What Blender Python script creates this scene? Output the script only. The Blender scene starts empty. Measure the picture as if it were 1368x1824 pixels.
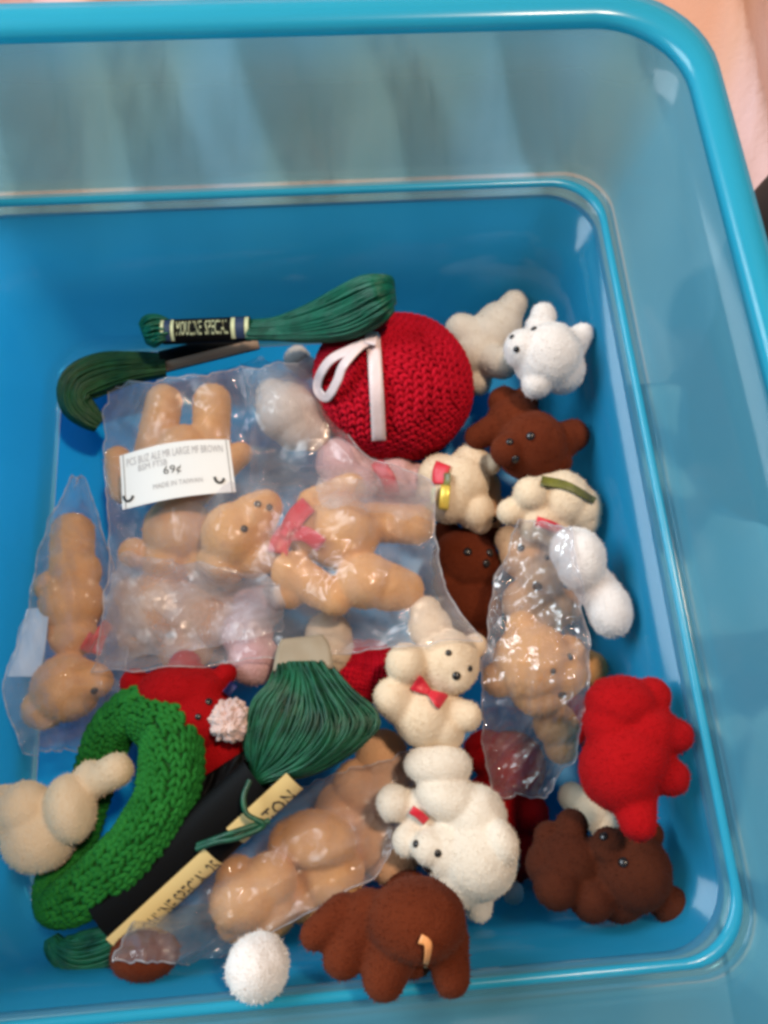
import bpy, bmesh, math, random
import numpy as np
from mathutils import Vector, Matrix, noise
from mathutils.bvhtree import BVHTree
random.seed(7)
S = 0.01                      # everything below is worked out in centimetres and written in metres
sc = bpy.context.scene

# ---------------------------------------------------------------- camera
CAM = Vector((-8.689, -17.255, 26.947)); PI_, YA, RO, FPX = 0.325, 0.168, 0.100, 1368.0
_d = Vector((math.sin(YA)*math.sin(PI_), math.cos(YA)*math.sin(PI_), -math.cos(PI_)))
_u = Vector((math.sin(YA)*math.cos(PI_), math.cos(YA)*math.cos(PI_), math.sin(PI_)))
_r = _d.cross(_u)
R_ = _r*math.cos(RO) + _u*math.sin(RO); U_ = -_r*math.sin(RO) + _u*math.cos(RO)
cam = bpy.data.cameras.new('camera'); co = bpy.data.objects.new('camera', cam); sc.collection.objects.link(co)
cam.sensor_fit = 'HORIZONTAL'; cam.sensor_width = 36; cam.lens = 36
cam.clip_start = 0.005; cam.clip_end = 50
m = Matrix((R_, U_, -_d)).transposed().to_4x4(); m.translation = CAM*S
co.matrix_world = m; sc.camera = co
sc.cycles.filter_width = 3.4
sc.cycles.transparent_max_bounces = 24; sc.cycles.max_bounces = 8
sc.cycles.transmission_bounces = 6; sc.cycles.diffuse_bounces = 3; sc.cycles.glossy_bounces = 3
sc.cycles.caustics_reflective = False; sc.cycles.caustics_refractive = False

# ---------------------------------------------------------------- light
w = bpy.data.worlds.new('World'); sc.world = w; w.use_nodes = True
w.node_tree.nodes['Background'].inputs[0].default_value = (0.62, 0.60, 0.62, 1)
w.node_tree.nodes['Background'].inputs[1].default_value = 0.22
def area(name, loc, target, size, power, col):
    l = bpy.data.lights.new(name, 'AREA'); l.shape = 'RECTANGLE'; l.size, l.size_y = size; l.energy = power; l.color = col
    o = bpy.data.objects.new(name, l); sc.collection.objects.link(o); o.location = Vector(loc)*S
    o.rotation_euler = (Vector(target)-Vector(loc)).to_track_quat('-Z', 'Y').to_euler(); return o
area('window_light', (-82, 20, 62), (-10, -12, 0), (.6, .6), 14.5, (0.80, 0.92, 1.0))
area('ceiling_lamp', (25, 10, 130), (-10, -10, 0), (.11, .11), 13, (1.0, 0.78, 0.58))
sc.view_settings.view_transform = 'Standard'; sc.view_settings.look = 'None'
sc.view_settings.exposure = -0.06; sc.view_settings.gamma = 1.0

# ---------------------------------------------------------------- helpers
def ray(px, py): return (_d + R_*((px-684)/FPX) - U_*((py-912)/FPX))
def P(px, py, z=0.0):
    v = ray(px, py); return CAM + v*((z-CAM.z)/v.z)
def depth(p): return (p-CAM).dot(_d)
def cmr(p, rpx): return rpx*depth(p)/FPX
COL = sc.collection
def tag(o, label=None, cat=None, group=None, kind=None):
    if label: o['label'] = label
    if cat: o['category'] = cat
    if group: o['group'] = group
    if kind: o['kind'] = kind
    return o
def empty(name, loc, label, cat, group=None):
    o = bpy.data.objects.new(name, None); COL.objects.link(o); o.location = Vector(loc)*S; o.empty_display_size = .01
    return tag(o, label, cat, group)
def link(name, verts, faces, mat, parent=None, smooth=True, origin=None, mats=None, fm=None):
    """verts in cm, world frame"""
    org = Vector(parent.location)/S if parent is not None else (Vector(origin) if origin is not None else Vector(verts[0]))
    if parent is not None and parent.parent is not None: org = org + Vector(parent.parent.location)/S
    V = (np.asarray([tuple(v) for v in verts], dtype=np.float64) - np.array(org))*S
    me = bpy.data.meshes.new(name); me.from_pydata(V.tolist(), [], [tuple(f) for f in faces]); me.update()
    me.materials.append(mat)
    for x in mats or []: me.materials.append(x)
    if fm is not None: me.polygons.foreach_set('material_index', fm)
    if smooth: me.polygons.foreach_set('use_smooth', [True]*len(me.polygons))
    o = bpy.data.objects.new(name, me); COL.objects.link(o)
    if parent is not None: o.parent = parent
    else: o.location = org*S
    return o

# ---- materials
def nodes(name):
    m = bpy.data.materials.new(name); m.use_nodes = True; nt = m.node_tree
    return m, nt, nt.nodes['Principled BSDF'], nt.nodes['Material Output']
def nz(nt, scale, detail=3, rough=.6, dist=0):
    tc = nt.nodes.new('ShaderNodeTexCoord'); n = nt.nodes.new('ShaderNodeTexNoise')
    n.inputs['Scale'].default_value = scale; n.inputs['Detail'].default_value = detail
    n.inputs['Roughness'].default_value = rough; n.inputs['Distortion'].default_value = dist
    nt.links.new(tc.outputs['Object'], n.inputs['Vector']); return n
def ramp(nt, src, stops):
    r = nt.nodes.new('ShaderNodeValToRGB'); e = r.color_ramp.elements
    while len(e) < len(stops): e.new(.5)
    for k, (p, c) in enumerate(stops): e[k].position = p; e[k].color = (*c, 1) if len(c) == 3 else c
    nt.links.new(src, r.inputs[0]); return r
def bump(nt, src, bs, strength, dist):
    b = nt.nodes.new('ShaderNodeBump'); b.inputs['Strength'].default_value = strength; b.inputs['Distance'].default_value = dist
    nt.links.new(src, b.inputs['Height']); nt.links.new(b.outputs[0], bs.inputs['Normal']); return b
def flock(name, c, c2, sheen=.5, bs_=.5):
    m, nt, b, o = nodes(name)
    n = nz(nt, 55, 3); r = ramp(nt, n.outputs[0], [(.3, c2), (.7, c)]); nt.links.new(r.outputs[0], b.inputs['Base Color'])
    b.inputs['Roughness'].default_value = 1; b.inputs['Specular IOR Level'].default_value = .1
    b.inputs['Sheen Weight'].default_value = sheen; b.inputs['Sheen Roughness'].default_value = .5
    b.inputs['Sheen Tint'].default_value = (*[min(1, x*1.3+.08) for x in c], 1)
    n2 = nz(nt, 1400, 2); bump(nt, n2.outputs[0], b, bs_, .0007)
    return m
def plain(name, c, rough=.6, metal=0, bscale=None, bst=.3, bd=.0004, spec=.5, c2=None, sheen=0):
    m, nt, b, o = nodes(name)
    if c2:
        n = nz(nt, 180, 4); r = ramp(nt, n.outputs[0], [(.35, c2), (.65, c)]); nt.links.new(r.outputs[0], b.inputs['Base Color'])
    else: b.inputs['Base Color'].default_value = (*c, 1)
    b.inputs['Roughness'].default_value = rough; b.inputs['Metallic'].default_value = metal
    b.inputs['Specular IOR Level'].default_value = spec; b.inputs['Sheen Weight'].default_value = sheen
    if bscale: bump(nt, nz(nt, bscale, 3).outputs[0], b, bst, bd)
    return m
M = {}
M['tan'] = flock('tan_flock', (.72, .385, .155), (.64, .32, .12))
M['peach'] = flock('peach_flock', (.66, .38, .21), (.60, .33, .17))
M['cream'] = flock('cream_flock', (.77, .61, .44), (.71, .54, .37))
M['white'] = flock('white_flock', (.76, .67, .56), (.70, .60, .49))
M['snow'] = flock('snow_flock', (.76, .69, .65), (.70, .63, .59))
M['brown'] = flock('brown_flock', (.130, .026, .009), (.100, .018, .006), .25)
M['dark_brown'] = flock('dark_brown_flock', (.072, .018, .008), (.050, .012, .006), .2)
M['red'] = flock('red_flock', (.38, .005, .007), (.31, .003, .005), .15)
M['pink'] = flock('pink_fuzz', (.74, .50, .48), (.62, .33, .34), .5, .8)
M['eye'] = plain('black_bead', (.012, .010, .010), .25)
M['bow'] = plain('red_ribbon', (.60, .008, .025), .45, bscale=900, sheen=.3)
M['ribbon'] = plain('pink_white_satin', (.80, .62, .60), .35, bscale=900, sheen=.3)
M['red_yarn'] = plain('red_yarn', (.56, .005, .022), .9, bscale=900, bst=.7, c2=(.42, .003, .014), spec=.15)
M['green_yarn'] = plain('green_yarn', (.014, .18, .020), .8, bscale=900, bst=.7, c2=(.005, .12, .010), spec=.3)
M['pom_yarn'] = plain('pale_pink_yarn', (.72, .52, .46), .9, bscale=800, bst=.7, c2=(.60, .40, .36), sheen=.3)
M['floss'] = plain('dark_green_floss', (.010, .125, .055), .42, bscale=1500, c2=(.003, .045, .022), spec=.5)
M['floss_teal'] = plain('teal_green_floss', (.004, .125, .065), .42, bscale=1500, c2=(.002, .07, .035), spec=.4)
M['floss_olive'] = plain('deep_green_floss', (.012, .080, .022), .45, bscale=1500, c2=(.006, .045, .014), spec=.4)
M['black'] = plain('black_label_paper', (.003, .0028, .003), .6, spec=.10)
M['navy'] = plain('navy_band', (.02, .04, .10), .5)
M['gold'] = plain('gold_print', (.86, .64, .28), .4)
M['pale_gold'] = plain('pale_gold_print', (.70, .72, .42), .45, metal=.2)
M['bright_gold'] = plain('bright_gold_foil', (.85, .60, .10), .3, metal=.4)
M['olive_ribbon'] = plain('olive_ribbon', (.17, .16, .025), .4, bscale=700, c2=(.08, .07, .02))
M['card'] = plain('white_card', (.80, .79, .78), .5)
M['ink'] = plain('grey_ink', (.40, .40, .42), .7)
M['dark_ink'] = plain('dark_ink', (.03, .03, .03), .6)
M['navy_bead'] = plain('navy_felt', (.010, .018, .12), .6)
M['tail'] = plain('orange_gold_thread', (.75, .30, .10), .5, bscale=900)

def plastic(name, c, transp, trans, rough, coat=0.5):
    """moulded blue polypropylene: a little see-through, lets light through, soft gloss"""
    m, nt, b, o = nodes(name); N = nt.nodes; L = nt.links
    b.inputs['Base Color'].default_value = (*c, 1); b.inputs['Roughness'].default_value = rough
    b.inputs['Specular IOR Level'].default_value = .6
    b.inputs['Coat Weight'].default_value = coat; b.inputs['Coat Roughness'].default_value = .12
    n2 = nz(nt, 14, 2); bump(nt, n2.outputs[0], b, .05, .004)
    tl = N.new('ShaderNodeBsdfTranslucent'); tl.inputs[0].default_value = (*[x**.8 for x in c], 1)
    mx = N.new('ShaderNodeMixShader'); mx.inputs[0].default_value = trans; L.new(b.outputs[0], mx.inputs[1]); L.new(tl.outputs[0], mx.inputs[2])
    tp = N.new('ShaderNodeBsdfTransparent'); tp.inputs[0].default_value = (*[.08+.92*x**.5 for x in c], 1)
    lw = N.new('ShaderNodeLayerWeight'); lw.inputs[0].default_value = .5
    mr = N.new('ShaderNodeMapRange'); L.new(lw.outputs['Facing'], mr.inputs[0]); mr.inputs[3].default_value = transp; mr.inputs[4].default_value = transp*.35
    m2 = N.new('ShaderNodeMixShader'); L.new(mr.outputs[0], m2.inputs[0]); L.new(mx.outputs[0], m2.inputs[1]); L.new(tp.outputs[0], m2.inputs[2])
    L.new(m2.outputs[0], o.inputs[0]); return m
M['bin_wall'] = plastic('clear_blue_plastic', (.22, .62, .78), .72, .55, .13, .7)
M['bin_low'] = plastic('blue_plastic_lower_wall', (.030, .42, .72), .40, .55, .16, .6)
M['bin_floor'] = plastic('blue_plastic_floor', (.008, .42, .88), .06, .3, .26, .3)
M['bin_rim'] = plastic('thick_blue_plastic', (.05, .58, .78), .25, .5, .25)

def film(name, milk=.13, bub=False, bst=.35, rg=.05, tint=(.97, .96, .98)):
    """thin clear film: see-through, a little milky, glossy on its crinkles"""
    m, nt, b, o = nodes(name); N = nt.nodes; L = nt.links
    n2 = nz(nt, 110, 4, .6, 1.8)
    bp = N.new('ShaderNodeBump'); bp.inputs['Strength'].default_value = bst; bp.inputs['Distance'].default_value = .003; L.new(n2.outputs[0], bp.inputs['Height'])
    nrm = bp.outputs[0]
    if bub:
        tc = N.new('ShaderNodeTexCoord'); v = N.new('ShaderNodeTexVoronoi'); v.inputs['Scale'].default_value = 240
        L.new(tc.outputs['Object'], v.inputs['Vector'])
        b2 = N.new('ShaderNodeBump'); b2.inputs['Strength'].default_value = 1; b2.inputs['Distance'].default_value = .0012
        L.new(v.outputs[0], b2.inputs['Height']); L.new(nrm, b2.inputs['Normal']); nrm = b2.outputs[0]
    tp = N.new('ShaderNodeBsdfTransparent'); tp.inputs[0].default_value = (*tint, 1)
    df = N.new('ShaderNodeBsdfDiffuse'); df.inputs[0].default_value = (.90, .86, .86, 1)
    tl = N.new('ShaderNodeBsdfTranslucent'); tl.inputs[0].default_value = (.90, .86, .86, 1)
    dm = N.new('ShaderNodeMixShader'); dm.inputs[0].default_value = .5; L.new(df.outputs[0], dm.inputs[1]); L.new(tl.outputs[0], dm.inputs[2])
    gl = N.new('ShaderNodeBsdfGlossy'); gl.inputs['Roughness'].default_value = rg; gl.inputs[0].default_value = (1, .98, .96, 1); L.new(nrm, gl.inputs['Normal'])
    lw = N.new('ShaderNodeLayerWeight'); lw.inputs[0].default_value = .5
    def mth(op, a, b_, c=None):
        q = N.new('ShaderNodeMath'); q.operation = op; L.new(a, q.inputs[0]); q.inputs[1].default_value = b_
        if c is not None:
            if hasattr(c, 'default_value'): L.new(c, q.inputs[2])
            else: q.inputs[2].default_value = c
        q.use_clamp = True; return q.outputs[0]
    n3 = nz(nt, 60, 4, .65, 1.5)
    mr = N.new('ShaderNodeMapRange'); L.new(n3.outputs[0], mr.inputs[0]); mr.inputs[1].default_value = .3; mr.inputs[2].default_value = .75
    mr.inputs[3].default_value = milk*.45; mr.inputs[4].default_value = milk*1.9
    fm = mth('MULTIPLY_ADD', mth('POWER', lw.outputs['Facing'], 3.0), .30, mr.outputs[0])
    m1 = N.new('ShaderNodeMixShader'); L.new(fm, m1.inputs[0]); L.new(tp.outputs[0], m1.inputs[1]); L.new(dm.outputs[0], m1.inputs[2])
    lw2 = N.new('ShaderNodeLayerWeight'); lw2.inputs[0].default_value = .5; L.new(nrm, lw2.inputs['Normal'])
    fg = mth('MULTIPLY_ADD', mth('POWER', lw2.outputs['Facing'], 3.5), .55, .11 if bub else .038)
    m2 = N.new('ShaderNodeMixShader'); L.new(fg, m2.inputs[0]); L.new(m1.outputs[0], m2.inputs[1]); L.new(gl.outputs[0], m2.inputs[2])
    L.new(m2.outputs[0], o.inputs[0]); N.remove(b); return m
M['film'] = film('clear_bag_film', .145)
M['film_bub'] = film('bubbled_bag_film', .12, True)
M['film_low'] = film('lower_bag_film', .07)
M['film_edge'] = film('folded_bag_film', .34, bst=.35, rg=.14)
M['film_fold'] = film('creased_bag_film', .20, bst=.6)

# ---------------------------------------------------------------- the bin
def rrect(x0, x1, y0, y1, r, z, n=10):
    pts = []
    for cx, cy, a0 in ((x1-r, y1-r, 0), (x0+r, y1-r, 90), (x0+r, y0+r, 180), (x1-r, y0+r, 270)):
        for k in range(n+1):
            a = math.radians(a0+90*k/n); pts.append((cx+r*math.cos(a), cy+r*math.sin(a), z))
    return pts
XL, YF, HS, HR = -20.3, -22.0, 7.236, 11.77
def ring(off, z, r):
    e = .30*max(0, min(1, (z-HS-.5)/3.5)) if z > HS+.5 else 0
    if z > HR-1.5: e += .38*max(0, off-1.25)
    return rrect(XL-off, off, YF-off, off+e, r, z)
def loft(name, rings, mat, parent, cap=False, closed=False):
    n = len(rings[0]); V = [p for r in rings for p in r]; F = []
    R = len(rings)
    for i in range(R if closed else R-1):
        for k in range(n):
            a, b = i*n+k, i*n+(k+1) % n; j = (i+1) % R
            F.append((a, b, j*n+(k+1) % n, j*n+k))
    if cap:
        F.append(tuple(range(n)))
    return link(name, V, F, mat, parent)
binr = empty('storage_bin', (XL/2, YF/2, -.3), 'translucent blue plastic storage bin holding all the flocked bears and floss', 'storage bin')
T = .14
low = [(-1.10, .02, 2.0), (-.75, .10, 2.1), (-.55, .45, 2.1), (-.38, 3.0, 1.9), (-.18, HS-.45, 1.6)]
loft('lower_wall', [ring(*x) for x in low] + [ring(o+T, z-.02, r) for o, z, r in reversed(low)], M['bin_low'], binr)
loft('floor', [ring(-1.12, .03, 1.9), ring(-1.14, -.12, 1.9)], M['bin_floor'], binr, cap=False)
fl = ring(-1.10, .0, 1.9); link('base_sheet', fl + [(p[0], p[1], -.15) for p in fl], [tuple(range(len(fl))), tuple(range(2*len(fl)-1, len(fl)-1, -1))], M['bin_floor'], binr, smooth=False)
led = [(-.18, HS-.44, 1.6), (-.14, HS-.2, 1.5), (-.04, HS-.06, 1.5), (.10, HS, 1.5), (.26, HS+.04, 1.55), (.36, HS+.16, 1.6), (.40, HS+.34, 1.7)]
loft('shoulder_ledge', [ring(*x) for x in led[:5]] + [ring(o+T, z-.16, r) for o, z, r in reversed(led[:5])], M['bin_wall'], binr, closed=True)
bd = [(.02+.12*math.cos(a), HS-.01+.11*math.sin(a), 1.5) for a in [2*math.pi*k/8 for k in range(8)]]
loft('ledge_bead', [ring(*x) for x in bd], M['bin_rim'], binr, closed=True)
up = [(.26, HS+.05, 1.55), (.36, HS+.16, 1.6), (.42, HS+.5, 1.7), (.8, HR-1.6, 2.0), (1.15, HR-.35, 2.3)]
loft('upper_wall', [ring(*x) for x in up] + [ring(o+T, z-.02, r) for o, z, r in reversed(up)], M['bin_wall'], binr)
rm = [(1.15, HR-.36, 2.3), (1.2, HR-.12, 2.35), (1.32, HR, 2.4), (1.62, HR+.04, 2.6), (1.95, HR-.05, 2.8), (2.08, HR-.3, 2.9), (2.1, HR-.9, 2.9), (1.96, HR-.9, 2.8), (1.92, HR-.35, 2.75), (1.6, HR-.16, 2.6), (1.35, HR-.2, 2.45)]
loft('rim', [ring(*x) for x in rm], M['bin_rim'], binr, closed=True)

# ---------------------------------------------------------------- cloth beneath and around the bin
def cloth_z(x, y):
    z = -.5
    d = max(0, x-4.2, y-4.2)
    z += .9*math.sin(.55*x-.28*y+.6*noise.noise(Vector((x*.1, y*.1, 0))))*min(1, d/3) + 1.2*noise.noise(Vector((x*.16, y*.16, 3)))*min(1, d/3)
    z += .30*max(0, y-5) + 1.3*min(1, max(0, (y-2.6)/3))*(math.sin(1.15*x+.25*y+1.6*noise.noise(Vector((x*.15, y*.08, 8))))**3)
    return z
m, nt, b, o = nodes('peach_and_pink_cloth')
tc = nt.nodes.new('ShaderNodeTexCoord'); mp = nt.nodes.new('ShaderNodeMapping'); mp.inputs['Rotation'].default_value = (0, 0, .5)
wv = nt.nodes.new('ShaderNodeTexWave'); wv.inputs['Scale'].default_value = 3.0; wv.inputs['Distortion'].default_value = 2.5; wv.inputs['Detail'].default_value = 1
nt.links.new(tc.outputs['Object'], mp.inputs[0]); nt.links.new(mp.outputs[0], wv.inputs['Vector'])
r = ramp(nt, wv.outputs[0], [(.1, (.62, .30, .19)), (.5, (.66, .38, .29)), (.9, (.70, .47, .46))]); nt.links.new(r.outputs[0], b.inputs['Base Color'])
b.inputs['Roughness'].default_value = .9; bump(nt, nz(nt, 500, 3).outputs[0], b, .3, .001)
M['cloth'] = m
G = 260; xs = np.linspace(-75, 75, G); ys = np.linspace(-65, 85, G)
V = [(x, y, cloth_z(x, y)) for y in ys for x in xs]
F = [(j*G+i, j*G+i+1, (j+1)*G+i+1, (j+1)*G+i) for j in range(G-1) for i in range(G-1)]
tag(link('cloth_ground', V, F, M['cloth'], origin=(0, 0, -.5)), 'peach and pink striped cloth lying under and around the blue bin', None, None, 'structure')

# added sheet, coloured to suggest reflections and dark patches in the right wall
xs = np.linspace(2.6, 34, 70); ys = np.linspace(-34, -3.5, 80); V = []
for y in ys:
    for x in xs:
        e = min(1, (x-2.6)/3, (34-x)/3, (y+34)/3, (-3.5-y)/1.5)
        V.append((x, y, cloth_z(x, y)+.3+max(0, e)*(2.2+1.5*noise.noise(Vector((x*.22, y*.22, 5)))+.5*noise.noise(Vector((x*.6, y*.6, 1))))))
F = [(j*70+i, j*70+i+1, (j+1)*70+i+1, (j+1)*70+i) for j in range(79) for i in range(69)]
V, F = V+[(v[0], v[1], -.45+cloth_z(v[0], v[1])+.3) for v in V], F+[tuple(len(V)+i for i in reversed(f)) for f in F]
m, nt, b, o = nodes('painted_wall_patches'); n = nz(nt, 22, 2, .5, .6)
r = ramp(nt, n.outputs[0], [(.40, (.02, .035, .10)), (.47, (.10, .12, .20)), (.53, (.72, .68, .62)), (.7, (.80, .74, .70))]); nt.links.new(r.outputs[0], b.inputs['Base Color']); b.inputs['Roughness'].default_value = .95
tag(link('added_sheet', V, F, m, origin=(18, -18, -.4)), 'added sheet coloured to suggest pale reflections and dark patches in the right wall', 'added_sheet')

# ---------------------------------------------------------------- implicit-like toy bodies
class Geo:
    def __init__(s): s.V = []; s.F = []
    def ell(s, c, r, rot=None, nu=20, nv=12):
        b0 = len(s.V); c = Vector(c)
        rr = (r, r, r) if not hasattr(r, '__len__') else r
        for j in range(nv+1):
            t = math.pi*j/nv
            for i in range(nu):
                a = 2*math.pi*i/nu
                v = Vector((rr[0]*math.sin(t)*math.cos(a), rr[1]*math.sin(t)*math.sin(a), rr[2]*math.cos(t)))
                if rot is not None: v = rot @ v
                s.V.append(c+v)
        for j in range(nv):
            for i in range(nu):
                a = b0+j*nu+i; b = b0+j*nu+(i+1) % nu; s.F.append((a, b, b+nu, a+nu))
    def cap(s, a, b, ra, rb, n=7):
        for k in range(n):
            t = k/(n-1); s.ell(Vector(a).lerp(Vector(b), t), ra+(rb-ra)*t, nu=16, nv=10)
def CR(ang):           # rotation: local x,y lie in the view plane turned by ang, z looks to the camera
    a = math.radians(ang); x = R_*math.cos(a)-U_*math.sin(a); y = R_*math.sin(a)+U_*math.cos(a)
    return Matrix((x, y, -_d)).transposed()
def remesh(V, F, vox, smooth=6, blur=None):
    me = bpy.data.meshes.new('t'); me.from_pydata([tuple(v) for v in V], [], F); me.update()
    o = bpy.data.objects.new('t', me); COL.objects.link(o)
    r = o.modifiers.new('r', 'REMESH'); r.mode = 'VOXEL'; r.voxel_size = vox
    s = o.modifiers.new('s', 'SMOOTH'); s.iterations = smooth; s.factor = .6
    dg = bpy.context.evaluated_depsgraph_get(); dg.update(); ev = o.evaluated_get(dg); em = ev.to_mesh()
    n = len(em.vertices); a = np.empty(n*3); em.vertices.foreach_get('co', a)
    V2 = a.reshape(-1, 3); F2 = [tuple(p.vertices) for p in em.polygons]
    ev.to_mesh_clear(); bpy.data.objects.remove(o); bpy.data.meshes.remove(me)
    return V2, F2
RAISED = {}
BODY = {}              # name key -> (BVH)
ALL = []               # (key, V, F)
def bvh_of(V, F): return BVHTree.FromPolygons([tuple(v) for v in V], [tuple(f) for f in F])
def cast(bv, px, py):
    v = ray(px, py).normalized(); h = bv.ray_cast(CAM, v)
    return (h[0], h[1]) if h[0] is not None else (None, None)
def blobs(bl, base):
    g = Geo()
    for q in bl:
        if q[0] == 'c':                                    # capsule x,y,r,z -> x,y,r,z
            _, x1, y1, r1, z1, x2, y2, r2, z2 = q
            a = P(x1, y1, base+z1); b = P(x2, y2, base+z2); g.cap(a, b, cmr(a, r1), cmr(b, r2))
        elif q[0] == 'e':                                  # ellipsoid x,y,z,rx,ry,ang[,rz]
            x, y, z, rx, ry, ang = q[1:7]; c = P(x, y, base+z); rz = q[7] if len(q) > 7 else (rx+ry)/2
            g.ell(c, (cmr(c, rx), cmr(c, ry), cmr(c, rz)), CR(ang))
        else:
            x, y, z, r = q; c = P(x, y, base+z); g.ell(c, cmr(c, r))
    return g
def bead(name, bv, px, py, r, mat, parent, flat=.55):
    p, n = cast(bv, px, py)
    if p is None: return
    g = Geo(); rr = cmr(p, r); q = n.to_track_quat('Z', 'Y').to_matrix()
    g.ell(p+n*rr*.1, (rr, rr, rr*flat), q, 14, 8); link(name, g.V, g.F, mat, parent)
def strip(pts, wpx, bv, lift=.06, th=.035, zs=None, n=24, wob=0.0):
    """ribbon along pixel points, laid on the surface beneath"""
    P2 = spline(pts, n); L = []
    for i, q in enumerate(P2):
        a = P2[max(0, i-1)]; b = P2[min(len(P2)-1, i+1)]; t = np.array([b[0]-a[0], b[1]-a[1]]); t = t/(np.hypot(*t)+1e-9)
        nn = np.array([-t[1], t[0]]); w_ = wpx(i/(len(P2)-1)) if callable(wpx) else wpx
        row = []
        for s in (-1, -.4, .4, 1):
            x, y = q[0]+nn[0]*w_*s, q[1]+nn[1]*w_*s
            h = None
            if bv is not None: h, nr = cast(bv, x, y)
            row.append((x, y, h.z if h is not None else None))
        L.append(row)
    zz = [r_[2] for row in L for r_ in row if r_[2] is not None]
    dz = min(zz) if zz else 2.0
    Z = [[(r_[2] if r_[2] is not None else dz) for r_ in row] for row in L]
    Z = np.array(Z); Zs = Z.copy()
    for _ in range(3):
        Zs[1:-1] = np.maximum((Zs[:-2]+Zs[1:-1]+Zs[2:])/3, Z[1:-1])
    V = []
    nR = len(L)
    for sgn in (1, -1):
        for i, row in enumerate(L):
            ex = 0
            if zs is not None: ex = np.interp(i/(nR-1), np.linspace(0, 1, len(zs)), zs)
            for k, r_ in enumerate(row):
                V.append(P(r_[0], r_[1], Zs[i][k]+lift+ex+(th if sgn > 0 else 0)+wob*math.sin(i*.9+k)))
    F = []; o = nR*4
    for i in range(nR-1):
        for k in range(3):
            a = i*4+k; F.append((a, a+1, a+5, a+4)); F.append((o+a, o+a+4, o+a+5, o+a+1))
        F.append((i*4, i*4+4, o+i*4+4, o+i*4)); F.append((i*4+3, o+i*4+3, o+i*4+7, i*4+7))
    F.append((0, o, o+1, 1)); F.append((1, o+1, o+2, 2)); F.append((2, o+2, o+3, 3))
    e = (nR-1)*4; F.append((e, e+1, o+e+1, o+e)); F.append((e+1, e+2, o+e+2, o+e+1)); F.append((e+2, e+3, o+e+3, o+e+2))
    return V, F
def spline(pts, n):
    A = np.array([[float(c) for c in p] for p in pts]); 
    if len(A) == 2: return [A[0]+(A[1]-A[0])*t for t in np.linspace(0, 1, n)]
    E = np.vstack([2*A[0]-A[1], A, 2*A[-1]-A[-2]]); out = []
    K = len(A)-1
    for t in np.linspace(0, K-1e-6, n):
        i = int(t); u = t-i; p0, p1, p2, p3 = E[i:i+4]
        out.append(.5*((2*p1)+(p2-p0)*u+(2*p0-5*p1+4*p2-p3)*u*u+(3*p1-p0-3*p2+p3)*u**3))
    return out
def toy(key, name, label, cat, bl, mat, base=0, eyes=(), nose=None, bow=None, vox=.062, sm=4, group=None, fuzz=.012, lump=None):
    while base < 7:                                     # lean it on the wall instead of through it
        g = blobs(bl, base); bad = False
        for v in g.V[::7]:
            wo = np.interp(v.z, [0, .45, 3, HS-.3, HS+.3], [-.9, -.55, -.38, -.16, .3])-.08
            if v.x > wo or (key != 'cream_g' and v.x < XL-wo) or v.y > wo or v.y < YF-wo: bad = True; break
        if not bad: break
        base += .15
    RAISED[key] = base
    V, F = remesh(g.V, g.F, vox, sm)
    V = np.array(V)
    # small uneven hand-flocked relief
    for i in range(len(V)):
        n = noise.noise(Vector(V[i])*2.2)*fuzz*3; V[i] = V[i] + np.array((n, n, n))*.6
    bv = bvh_of(V, F); BODY[key] = bv; ALL.append((key, V, F))
    c = V.mean(0); org = (c[0], c[1], V[:, 2].min())
    parts = eyes or nose or bow
    V, F = add_fuzz(V, F, 170, .055, .011, len(ALL))
    if parts:
        root = empty(name, org, label, cat, group); link('body', V, F, mat, root)
        for e in eyes: bead('eye', bv, e[0], e[1], e[2], M['eye'], root)
        if nose: bead('nose', bv, nose[0], nose[1], nose[2], M['eye'], root)
        for q in bow or []:
            vv, ff = strip(q[0], q[1], bv, lift=.05, th=.05, zs=q[2] if len(q) > 2 else None, n=10)
            link(q[3] if len(q) > 3 else 'bow', vv, ff, q[4] if len(q) > 4 else M['bow'], root)
    else:
        root = link(name, V, F, mat, origin=org); tag(root, label, cat, group)
    return root
def bowtie(cx, cy, ang, l, w):
    a = math.radians(ang); dx, dy = math.cos(a), math.sin(a)
    f = lambda t: w*(.38+.62*min(1, t*1.3)) if t < .9 else w*.95
    return [([(cx, cy), (cx+dx*l*.5, cy+dy*l*.5), (cx+dx*l, cy+dy*l)], f, (.05, .12, .05)),
            ([(cx, cy), (cx-dx*l*.5, cy-dy*l*.5), (cx-dx*l, cy-dy*l)], f, (.05, .12, .05))]

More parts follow.
